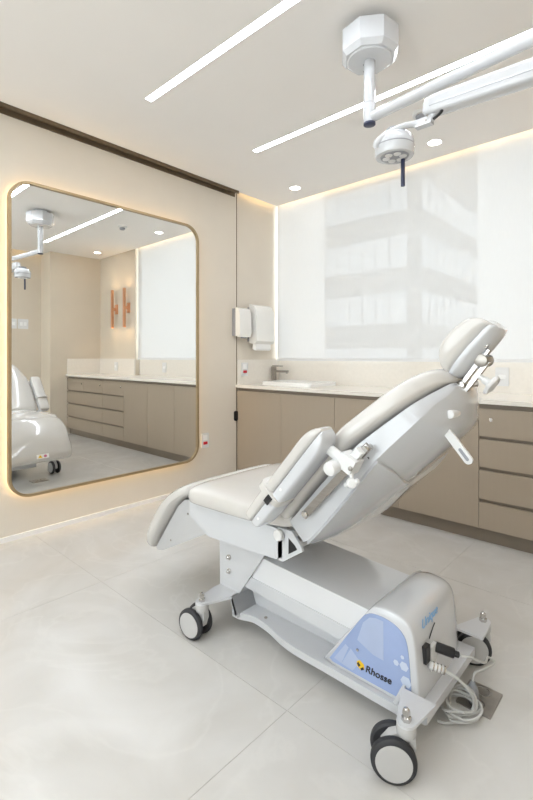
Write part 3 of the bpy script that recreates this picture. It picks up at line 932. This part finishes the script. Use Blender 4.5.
obj('panel_screw', lathe(BM(), (-0.755, hy0 - 0.002, 0.183), (0, -1, 0), [(0.005, 0), (0.004, 0.003), (0, 0.004)], 12), 'chrome', panel)
# script lettering on the rounded end
bm = place_text(text_mesh('Unique', 0.036, 0.35, 0.0), (-0.566, 1.300, 0.300), (0, 1, 0.04), (-0.16, 0, 1), 0.115)
obj('model_lettering', bm, 'print_script', house, smooth=False)
# sockets and plugs on the end face
so = obj('inlet_socket', bbox(-0.566, -0.550, 1.294, 1.322, 0.205, 0.255, 0.004), 'black_plastic', house)
obj('outlet_block', bbox(-0.566, -0.552, 1.335, 1.375, 0.165, 0.235, 0.003), 'white_plastic', house)
obj('signal_mark', tube(BM(), [(-0.563, 1.345, 0.255), (-0.563, 1.36, 0.268), (-0.563, 1.375, 0.280), (-0.5635, 1.388, 0.285)], 0.0016, 6, 3), 'print_black', house)
pl = obj('power_plug', rcyl(BM(), (-0.556, 1.372, 0.222), (-0.508, 1.400, 0.208), 0.015, 0.004, 16), 'black_plastic', house)
obj('plug_collar', rcyl(BM(), (-0.508, 1.400, 0.208), (-0.496, 1.407, 0.205), 0.009, 0.002, 12), 'black_plastic', pl)
pw = obj('white_connector', rcyl(BM(), (-0.556, 1.325, 0.190), (-0.520, 1.345, 0.180), 0.011, 0.003, 14), 'white_plastic', house)
for q in range(4):
    f = 0.25 + q * 0.25
    p0 = Vector((-0.556, 1.325, 0.190)).lerp(Vector((-0.520, 1.345, 0.180)), f)
    p1 = p0 + (Vector((-0.520, 1.345, 0.180)) - Vector((-0.556, 1.325, 0.190))).normalized() * 0.004
    obj('connector_ring', cyl(BM(), p0, p1, 0.0125, seg=14), 'chrome', pw)

# seat frame
sy0, sy1 = 1.20, 2 * YS - 1.20
fr = prism(BM(), [(-1.553, 0.505), (-1.552, 0.440), (-1.540, 0.425), (-1.440, 0.378), (-1.42, 0.375), (-1.06, 0.394), (-1.03, 0.41), (-1.03, 0.505)], sy0, sy1)
sf = obj('seat_frame', bev(fr, 0.005, 2), 'gloss_white', ch)
for y0, y1, ye in ((sy0, sy0 + 0.010, sy0 - 0.0012), (sy1 - 0.010, sy1, sy1 + 0.0012)):
    ck = obj('hinge_cheek', bev(prism(BM(), [(-1.05, 0.394), (-1.026, 0.396), (-0.940, 0.455), (-0.946, 0.470), (-0.985, 0.512), (-1.05, 0.512)], y0, y1), 0.0015, 1), 'gloss_white', sf)
    obj('gap_shade_plate', prism(BM(), [(-1.000, 0.430), (-0.962, 0.456), (-0.972, 0.468), (-1.000, 0.486)], (y0 + y1) / 2, ye), 'black_plastic', ck, smooth=False)  # black plate painted in for the dark of the open hinge hole
obj('hinge_rod', cyl(BM(), (-0.985, sy0 + 0.002, 0.474), (-0.985, sy1 - 0.002, 0.474), 0.010), 'steel', sf)
obj('pivot_cap', rcyl(BM(), (-1.036, sy0, 0.490), (-1.036, sy0 - 0.022, 0.490), 0.020, 0.006), 'white_plastic', sf)
obj('pivot_cap', rcyl(BM(), (-1.036, sy1, 0.490), (-1.036, sy1 + 0.022, 0.490), 0.020, 0.006), 'white_plastic', sf)
# seat pad
W = 0.320
seat = obj('seat_pad', padloft(BM(), [((-1.548, 0.530), (-1.548, 0.514), 0.262), ((-1.546, 0.548), (-1.546, 0.502), 0.288), ((-1.532, 0.566), (-1.532, 0.494), 0.304), ((-1.49, 0.580), (-1.49, 0.488), W), ((-1.35, 0.587), (-1.35, 0.490), W), ((-1.18, 0.588), (-1.18, 0.497), W), ((-1.04, 0.590), (-1.04, 0.508), 0.306), ((-0.985, 0.580), (-0.985, 0.520), 0.295), ((-0.965, 0.565), (-0.965, 0.535), 0.27)], YS, 4.5), 'pad_vinyl', ch)

# footrest: pad and steel shell
FN = 0.316
foot = obj('footrest_pad', padloft(BM(), [((-1.846, 0.212), (-1.838, 0.210), 0.245), ((-1.858, 0.222), (-1.826, 0.216), 0.282), ((-1.870, 0.246), (-1.805, 0.236), 0.304), ((-1.856, 0.300), (-1.763, 0.297), FN), ((-1.803, 0.394), (-1.706, 0.374), FN), ((-1.719, 0.484), (-1.648, 0.445), FN), ((-1.639, 0.540), (-1.598, 0.487), 0.308), ((-1.585, 0.562), (-1.57, 0.505), 0.290), ((-1.560, 0.560), (-1.556, 0.520), 0.25)], YS, 4.0), 'pad_vinyl', ch)
fs = prism(BM(), [(-1.812, 0.222), (-1.798, 0.212), (-1.757, 0.222), (-1.44, 0.384), (-1.50, 0.47), (-1.56, 0.497), (-1.594, 0.490), (-1.640, 0.452), (-1.700, 0.372), (-1.756, 0.297)], YS - 0.278, YS + 0.278)
foots = obj('footrest_shell', bev(fs, 0.006, 2), 'footrest_steel', ch)
for x, z in ((-1.695, 0.286), (-1.570, 0.435)):
    obj('screw', lathe(BM(), (x, YS - 0.278, z), (0, -1, 0), [(0.005, 0), (0.004, 0.002), (0, 0.003)], 10), 'steel', foots)
# warning sticker on the footrest face (seen in the mirror)
n = Vector((-0.93, 0, 0.36))
def on_face(u, v):   # u along y, v along the pad
    return Vector((-1.8655, YS + 0.05, 0.262)) + Vector((0, u, 0)) + Vector((0.24, 0, 0.97)) * v + Vector((-0.97, 0, 0.24)) * 0.006
def sticker(name, uv, m, par, lift):
    bm = BM()
    off = Vector((-0.97, 0, 0.24)) * lift
    a = [bm.verts.new(on_face(*p) + off) for p in uv]
    b_ = [bm.verts.new(on_face(*p) + off - Vector((-0.97, 0, 0.24)) * 0.010) for p in uv]
    bm.faces.new(a)
    bm.faces.new(b_[::-1])
    for i in range(len(a)):
        j = (i + 1) % len(a)
        bm.faces.new((a[i], a[j], b_[j], b_[i]))
    return obj(name, bm, m, par, smooth=False)
st = sticker('warning_sticker', [(-0.05, -0.014), (0.05, -0.014), (0.05, 0.022), (-0.05, 0.022)], 'paper', foot, 0.0)
sticker('yellow_triangle', [(-0.042, -0.008), (-0.004, -0.008), (-0.023, 0.018)], 'print_yellow', st, 0.0006)
sticker('red_sign', [(0.01 + 0.014 * math.cos(k * math.pi / 6) + 0.01, 0.004 + 0.012 * math.sin(k * math.pi / 6)) for k in range(12)], 'print_pink', st, 0.0006)

# back: pad
BST = [((-1.030, 0.556), (-1.005, 0.540), 0.262), ((-1.045, 0.578), (-0.990, 0.545), 0.298), ((-1.038, 0.606), (-0.968, 0.562), 0.314), ((-0.995, 0.660), (-0.931, 0.606), 0.32), ((-0.905, 0.768), (-0.840, 0.715), 0.32), ((-0.805, 0.884), (-0.738, 0.829), 0.312), ((-0.752, 0.934), (-0.693, 0.874), 0.297), ((-0.650, 1.024), (-0.589, 0.966), 0.25), ((-0.603, 1.060), (-0.553, 1.002), 0.20), ((-0.563, 1.077), (-0.526, 1.026), 0.15), ((-0.532, 1.070), (-0.512, 1.036), 0.105), ((-0.516, 1.056), (-0.508, 1.046), 0.07)]
back = obj('back_pad', padloft(BM(), BST, YS, 4.0), 'pad_vinyl', ch)
for a, b_, wd in (((-0.957, 0.706), 0.0, 0.29), ((-0.862, 0.818), 0.0, 0.285)):
    pass
# back: bulged shell
SH = [((-0.992, 0.546), 0.275, 0.060, 0.085), ((-0.985, 0.550), 0.292, 0.080, 0.104), ((-0.940, 0.596), 0.304, 0.088, 0.116), ((-0.840, 0.712), 0.305, 0.086, 0.130), ((-0.738, 0.827), 0.298, 0.074, 0.140), ((-0.693, 0.872), 0.283, 0.066, 0.141), ((-0.589, 0.964), 0.236, 0.048, 0.128), ((-0.555, 0.996), 0.188, 0.034, 0.100), ((-0.527, 1.020), 0.138, 0.028, 0.066), ((-0.512, 1.034), 0.10, 0.018, 0.034)]
NB = Vector((0.75, 0, -0.66))
def shell_ring(px, pz, wd, sdep, cdep, grow=0.0, closed_top=True):
    pts = []
    K = 14
    wd += grow
    for k in range(K + 1):
        a = math.pi * k / K
        y = -wd * sp(math.cos(a), 3.2)
        q = abs(y) / wd
        dep = sdep + (cdep - sdep) * (1 - q ** 2.2) + grow
        pts.append((y, dep))
    ring = [(-wd, 0.0), (-wd, sdep * 0.5)] + pts + [(wd, sdep * 0.5), (wd, 0.0)]
    if not closed_top:
        ring = pts
    return [Vector((px, YS + y, pz)) + NB * d for y, d in ring]
cp = catmull([(s[0][0], s[0][1], 0) for s in SH], 4)
cw = catmull([(s[1], s[2], s[3]) for s in SH], 4)
rs = [shell_ring(p.x, p.y, q.x, q.y, q.z) for p, q in zip(cp, cw)]
shell = obj('back_shell', rings(BM(), rs), 'gloss_cover', ch, angle=40)
# lower cover, proud of the shell
def shell_at(f, k, grow):
    f = max(0.0, min(len(cp) - 1.001, f))
    i = int(f)
    t = f - i
    p, q = cp[i].lerp(cp[i + 1], t), cw[i].lerp(cw[i + 1], t)
    return shell_ring(p.x, p.y, q.x, q.y, q.z, grow, False)[k]
i0 = min(range(len(cp)), key=lambda i: abs(cp[i].x + 0.972))
i1 = min(range(len(cp)), key=lambda i: abs(cp[i].x + 0.706))
lo = [(cp[i1], cw[i1])]
bm = BM()
NK = 15
outr, innr = [], []
for j in range(13):
    o_r, i_r = [], []
    for k in range(NK):
        c_ = sp(math.cos(math.pi * k / (NK - 1)), 3.2)
        f = i0 + (i1 - 5.2 * (1 - abs(c_) ** 1.5) - i0) * j / 12      # the rim dips towards the middle
        o_r.append(shell_at(f, k, 0.011))
        i_r.append(shell_at(f, k, -0.001))
    outr.append(o_r)
    innr.append(i_r)
rings(bm, [o + i[::-1] for o, i in zip(outr, innr)])
cov = obj('lower_cover', bm, 'gloss_cover', shell, angle=40)
for s in (-1, 1):
    p, q = lo[-1]
    bm = BM()
    for q2, off in ((0.030, 0), (0.050, 1)):
        c_ = Vector((p.x, YS + s * (q.x + 0.001), p.y)) + NB * q2 + Vector((-0.012, 0, -0.012)) * off
        cyl(bm, c_ - Vector((0, s * 0.003, 0)), c_ + Vector((0, s * 0.004, 0)), 0.004, seg=10)
    obj('cover_screws', bm, 'black_plastic', shell)
# accessory rails on both sides
for s in (-1, 1):
    ys_ = YS + s * 0.322
    a, b_ = Vector((-0.914, ys_, 0.612)), Vector((-0.676, ys_, 0.872))
    d = (b_ - a).normalized()
    nn = Vector((d.z, 0, -d.x))
    bm = BM()
    def qd(p, q, hw, y0, y1):
        return prism(bm, [((p + nn * hw).x, (p + nn * hw).z), ((q + nn * hw).x, (q + nn * hw).z), ((q - nn * hw).x, (q - nn * hw).z), ((p - nn * hw).x, (p - nn * hw).z)], y0, y1)
    off = nn * 0.020
    qd(a + off, b_ + off, 0.012, min(ys_, ys_ + s * 0.006), max(ys_, ys_ + s * 0.006))
    rail = obj('accessory_rail', bev(bm, 0.001, 1), 'steel', ch, smooth=False)
    for p in (a + off + d * 0.012, b_ + off - d * 0.012):
        bm = BM()
        lathe(bm, p - Vector((0, s * 0.02, 0)), (0, s, 0), [(0.010, 0), (0.010, 0.024), (0.012, 0.025), (0.012, 0.031), (0.009, 0.034), (0, 0.034)], 14)
        obj('rail_bolt', bm, 'chrome', rail)

# armrests
AD = Vector((0.65, 0, 0.76)).normalized()
AN = Vector((-AD.z, 0, AD.x))      # up / front normal of the armrest
def armrest(s):
    yc = YS + s * 0.378
    base_a = Vector((-1.0255, 0, 0.537))
    L = 0.395
    def P(t, h):
        v = base_a + AD * (t * 1.075) + AN * h
        return (v.x, v.z)
    # upper pad (h from .045 to .09) and lower shell
    pst = [(P(0.000, 0.058), P(0.002, 0.046), 0.026), (P(0.006, 0.068), P(0.006, 0.040), 0.040), (P(0.03, 0.076), P(0.03, 0.038), 0.047), (P(0.15, 0.078), P(0.15, 0.038), 0.048), (P(0.30, 0.078), P(0.30, 0.038), 0.048), (P(0.345, 0.0775), P(0.345, 0.038), 0.048), (P(0.370, 0.0745), P(0.370, 0.038), 0.047), (P(0.390, 0.068), P(0.388, 0.038), 0.044), (P(0.404, 0.058), P(0.401, 0.038), 0.038), (P(0.411, 0.048), P(0.408, 0.039), 0.029)]
    sst = [(P(0.000, 0.040), P(0.004, 0.028), 0.026), (P(0.006, 0.040), P(0.010, 0.014), 0.038), (P(0.03, 0.040), P(0.035, 0.002), 0.045), (P(0.15, 0.040), P(0.15, -0.002), 0.046), (P(0.30, 0.040), P(0.30, -0.002), 0.046), (P(0.345, 0.040), P(0.345, -0.0015), 0.046), (P(0.371, 0.040), P(0.370, 0.002), 0.045), (P(0.391, 0.040), P(0.388, 0.010), 0.042), (P(0.404, 0.040), P(0.401, 0.021), 0.036), (P(0.410, 0.040), P(0.408, 0.033), 0.028)]
    a = obj('armrest', padloft(BM(), sst, yc, 5.0, 32, 4), 'gloss_white', ch)
    obj('arm_pad', padloft(BM(), pst, yc, 4.0, 32, 4), 'pad_vinyl', a)
    # wrist strap near the lower end
    rs = []
    for t in (0.136, 0.138, 0.160, 0.162):
        c = base_a + AD * t + AN * 0.046
        g = 0.0 if t in (0.136, 0.162) else 0.003
        rs.append([c + Vector((0, yc, 0)) + Vector((0, (0.052 + g) * sp(math.cos(2 * math.pi * k / 28), 4), 0)) + AN * ((0.048 + g) * sp(math.sin(2 * math.pi * k / 28), 4)) - Vector((0, 0, 0)) for k in range(28)])
    strap = obj('strap', rings(BM(), rs), 'pad_vinyl', a)
    c = base_a + AD * 0.142 + AN * 0.030
    bm = bbox(-0.014, 0.014, -0.003, 0.003, -0.010, 0.010, 0.002, 1)
    M = Matrix.Translation(c + Vector((0, yc + s * 0.0575, 0))) @ Matrix.Rotation(-math.atan2(AD.z, AD.x), 4, 'Y')
    bmesh.ops.transform(bm, matrix=M, verts=bm.verts)
    obj('buckle', bm, 'black_plastic', strap)
    for t in (0.20, 0.05):
        c = base_a + AD * t + AN * 0.022 + Vector((0, yc + s * 0.046, 0))
        obj('plug', cyl(BM(), c - Vector((0, s * 0.002, 0)), c + Vector((0, s * 0.001, 0)), 0.005, seg=10), 'white_plastic', a)
    # post and clamp holding the armrest to the rail
    yk = YS + s * 0.362
    bm = BM()
    rcyl(bm, Vector((-0.800, yk, 0.852)), Vector((-0.715, yk - s * 0.005, 0.806)), 0.016, 0.003, 18)
    post = obj('post', bm, 'white_plastic', a)
    bm = bbox(-0.026, 0.026, -0.024, 0.024, -0.023, 0.023, 0.006, 2)
    M = Matrix.Translation(Vector((-0.708, YS + s * 0.352, 0.808))) @ Matrix.Rotation(math.radians(28), 4, 'Y')
    bmesh.ops.transform(bm, matrix=M, verts=bm.verts)
    cl = obj('clamp', bm, 'white_plastic', a)
    obj('clamp_knob', rcyl(BM(), (-0.745, YS + s * 0.365, 0.796), (-0.745, YS + s * 0.408, 0.790), 0.021, 0.007), 'white_plastic', cl)
    obj('clamp_screw', rcyl(BM(), (-0.690, YS + s * 0.376, 0.797), (-0.690, YS + s * 0.382, 0.797), 0.007, 0.002, 12), 'steel', cl)
    bm = BM()
    cyl(bm, (-0.694, YS + s * 0.365, 0.786), (-0.690, YS + s * 0.372, 0.762), 0.006, seg=12)
    rcyl(bm, (-0.700, YS + s * 0.362, 0.752), (-0.680, YS + s * 0.385, 0.758), 0.014, 0.004, 16)
    rcyl(bm, (-0.712, YS + s * 0.372, 0.744), (-0.668, YS + s * 0.372, 0.766), 0.007, 0.002, 12)
    obj('wing_knob', bm, 'white_plastic', cl)
    bm = bbox(-0.012, 0.012, -0.012, 0.012, -0.016, 0.016, 0.003, 1)
    M = Matrix.Translation(Vector((-0.686, YS + s * 0.345, 0.834))) @ Matrix.Rotation(math.radians(40), 4, 'Y')
    bmesh.ops.transform(bm, matrix=M, verts=bm.verts)
    obj('rail_hook', bm, 'white_plastic', cl)
    return a
armrest(-1)
armrest(1)

# release lever under the back
la, lb_ = Vector((-0.565, 1.36, 0.955)), Vector((-0.452, 1.36, 0.816))
d = (lb_ - la).normalized()
nn = Vector((d.z, 0, -d.x))
outl, inl = [], []
for k in range(9):
    an = math.pi * k / 8
    v = lb_ + nn * (0.0125 * math.cos(an)) + d * (0.0125 * math.sin(an))
    outl.append((v.x, v.z))
for v in (la - nn * 0.0125, la + nn * 0.0125):
    outl.append((v.x, v.z))
lev = obj('release_lever', bev(prism(BM(), outl, 1.352, 1.362), 0.002, 1), 'white_plastic', ch)
sl = []
for cpt, s0 in ((lb_ - d * 0.002, 0), (lb_ - d * 0.035, math.pi)):
    for k in range(7):
        an = s0 + math.pi * k / 6
        v = cpt + nn * (0.0045 * math.cos(an)) + d * (0.0045 * math.sin(an))
        sl.append((v.x, v.z))
obj('lever_slot', prism(BM(), sl, 1.3508, 1.3525), 'grey_plastic', lev, smooth=False)
for x, z in ((-0.515, 0.938), (-0.500, 0.945), (-0.53, 0.918)):
    obj('lever_mount', rcyl(BM(), (x, 1.34, z), (x, 1.40, z), 0.013, 0.004, 14), 'white_plastic', lev)

# headrest
hd = [((-0.515, 1.058), (-0.508, 1.050), 0.054), ((-0.528, 1.075), (-0.500, 1.055), 0.070), ((-0.535, 1.105), (-0.484, 1.076), 0.077), ((-0.530, 1.140), (-0.462, 1.102), 0.081), ((-0.505, 1.177), (-0.437, 1.133), 0.081), ((-0.474, 1.206), (-0.410, 1.166), 0.079), ((-0.445, 1.222), (-0.394, 1.184), 0.077), ((-0.412, 1.222), (-0.383, 1.196), 0.070), ((-0.390, 1.208), (-0.381, 1.202), 0.054)]
hr = obj('headrest_pad', padloft(BM(), hd, YS, 3.6, curve=0.034, cw=0.085), 'pad_vinyl', ch)
hsh = [((-0.509, 1.050), (-0.500, 1.044), 0.062), ((-0.500, 1.056), (-0.488, 1.046), 0.070), ((-0.484, 1.076), (-0.468, 1.063), 0.075), ((-0.462, 1.102), (-0.446, 1.089), 0.078), ((-0.437, 1.133), (-0.421, 1.120), 0.078), ((-0.410, 1.166), (-0.394, 1.153), 0.076), ((-0.394, 1.186), (-0.379, 1.174), 0.074), ((-0.384, 1.198), (-0.373, 1.188), 0.068), ((-0.380, 1.201), (-0.372, 1.196), 0.058)]
hs_ = obj('headrest_shell', padloft(BM(), hsh, YS, 6.0, curve=0.034, cw=0.085), 'gloss_white', hr)
hr.location.x -= 0.013
yb_ = YS - 0.03
bm = BM()
ba, bb = Vector((-0.492, 0, 1.012)), Vector((-0.402, 0, 1.138))
d = (bb - ba).normalized()
nn = Vector((d.z, 0, -d.x))
for o_off in (0.0, 0.020):
    p, q = ba + nn * o_off, bb + nn * o_off - d * (0.03 if o_off else 0)
    prism(bm, [((p + nn * 0.006).x, (p + nn * 0.006).z), ((q + nn * 0.006).x, (q + nn * 0.006).z), ((q - nn * 0.006).x, (q - nn * 0.006).z), ((p - nn * 0.006).x, (p - nn * 0.006).z)], yb_ - 0.008, yb_ + 0.012)
sup = obj('headrest_support', bev(bm, 0.0015, 1), 'chrome', ch)
obj('hinge_disc', rcyl(BM(), (-0.421, yb_ - 0.018, 1.104), (-0.421, yb_ + 0.05, 1.104), 0.020, 0.003), 'steel', sup)
obj('hinge_plate', bev(prism(BM(), [(-0.462, 1.086), (-0.425, 1.130), (-0.402, 1.118), (-0.425, 1.078)], yb_ - 0.006, yb_ + 0.04), 0.002, 1), 'grey_plastic', sup)
obj('hinge_slot', bev(prism(BM(), [(-0.424, 1.130), (-0.402, 1.160), (-0.393, 1.156), (-0.414, 1.124)], yb_ - 0.012, yb_ + 0.004), 0.001, 1), 'grey_plastic', sup)
obj('hinge_nut', lathe(BM(), (-0.409, yb_ - 0.01, 1.150), (0, -1, 0), [(0.010, 0), (0.010, 0.008), (0.005, 0.010), (0, 0.010)], 6), 'chrome', sup)
obj('pivot_bolt', rcyl(BM(), (-0.480, yb_ - 0.020, 1.026), (-0.480, yb_ + 0.12, 1.026), 0.013, 0.003), 'chrome', sup)
obj('pivot_block', bbox(-0.505, -0.470, yb_ - 0.006, YS + 0.075, 1.005, 1.03, 0.003, 1), 'steel', sup)
bm = BM()
cyl(bm, (-0.437, yb_, 1.062), (-0.412, yb_, 1.044), 0.008, seg=14)
rcyl(bm, (-0.417, yb_, 1.048), (-0.398, yb_, 1.034), 0.012, 0.003, 16)
kb = Vector((-0.398, yb_, 1.034))
kd = Vector((0.8, 0, -0.58)).normalized()
_, u_, v_ = frame_of(kd)
rs = []
for rr, t_ in ((0.022, -0.003), (0.030, 0.0), (0.032, 0.005), (0.030, 0.011), (0.020, 0.014), (0.001, 0.015)):
    rs.append([kb + kd * t_ + (u_ * math.cos(2 * math.pi * k / 32) + v_ * math.sin(2 * math.pi * k / 32)) * rr * (1 + 0.10 * math.cos(5 * 2 * math.pi * k / 32)) for k in range(32)])
rings(bm, rs)
obj('lock_knob', bm, 'white_plastic', sup)

sup.location.x -= 0.022

# ------------------------------------------------------------------ floor sockets and cables
def floor_box(x, y, label, rot, wx=0.105, wy=0.135):
    t = thing('floor_socket', label, 'floor socket', (x, y, 0), 'steel floor socket plates')
    obj('plate', bev(prism(BM(), rrect(x - wx / 2, x + wx / 2, y - wy / 2, y + wy / 2, 0.003, 3), 0.0, 0.004, 'z'), 0.001, 1), 'steel', t, smooth=False)
    for dy in (-0.03, 0.034):
        bm = BM()
        oc = [(x + 0.024 * math.cos(a * math.pi / 14), y + dy + 0.024 * math.sin(a * math.pi / 14)) for a in range(28)]
        ic = [(x + 0.020 * math.cos(a * math.pi / 14), y + dy + 0.020 * math.sin(a * math.pi / 14)) for a in range(28)]
        obj('screw_cap', ring_prism(bm, oc, ic, 0.004, 0.0052, 'z'), 'chrome', t)
    return t
floor_box(-0.481, 1.548, 'square steel floor socket plate with the grey plug in it', 0)
floor_box(-1.62, 1.59, 'square steel floor socket plate under the footrest', 0)
pc = thing('power_cord', 'pale grey power cord with plug in the floor socket', 'cord', (-0.49, 1.51, 0.004))
obj('plug_body', lathe(BM(), (-0.497, 1.530, 0.0045), (0.02, 0.0, 1), [(0.019, 0), (0.020, 0.004), (0.017, 0.030), (0.010, 0.046), (0.006, 0.055), (0, 0.056)], 18), 'grey_plastic', pc)
obj('cord', tube(BM(), [(-0.492, 1.409, 0.204), (-0.472, 1.43, 0.198), (-0.452, 1.50, 0.155), (-0.470, 1.60, 0.115), (-0.462, 1.635, 0.085), (-0.476, 1.59, 0.080), (-0.494, 1.545, 0.080), (-0.496, 1.531, 0.058)], 0.0035, 8, 8), 'cable_grey', pc)
cc = thing('coiled_cable', 'coiled pale grey cable lying on the floor behind the motor housing', 'cable', (-0.53, 1.5, 0.0))
pts = []
for k in range(64):
    a = 2 * math.pi * k / 13
    r = 0.062 + 0.012 * math.sin(k * 0.7)
    pts.append((-0.505 + r * 0.75 * math.cos(a) + 0.008 * math.sin(k), 1.445 + 0.0 + r * 1.0 * math.sin(a), 0.010 + 0.0006 * k + 0.004 * math.sin(k * 1.3)))
obj('coil', tube(BM(), pts, 0.0038, 8, 3), 'cable_grey', cc)
obj('lead', tube(BM(), [(-0.518, 1.346, 0.179), (-0.488, 1.36, 0.165), (-0.463, 1.40, 0.115), (-0.46, 1.43, 0.06), (-0.478, 1.42, 0.02), (-0.515, 1.375, 0.006), (-0.545, 1.36, 0.006)], 0.0045, 8, 8), 'cable_grey', cc)
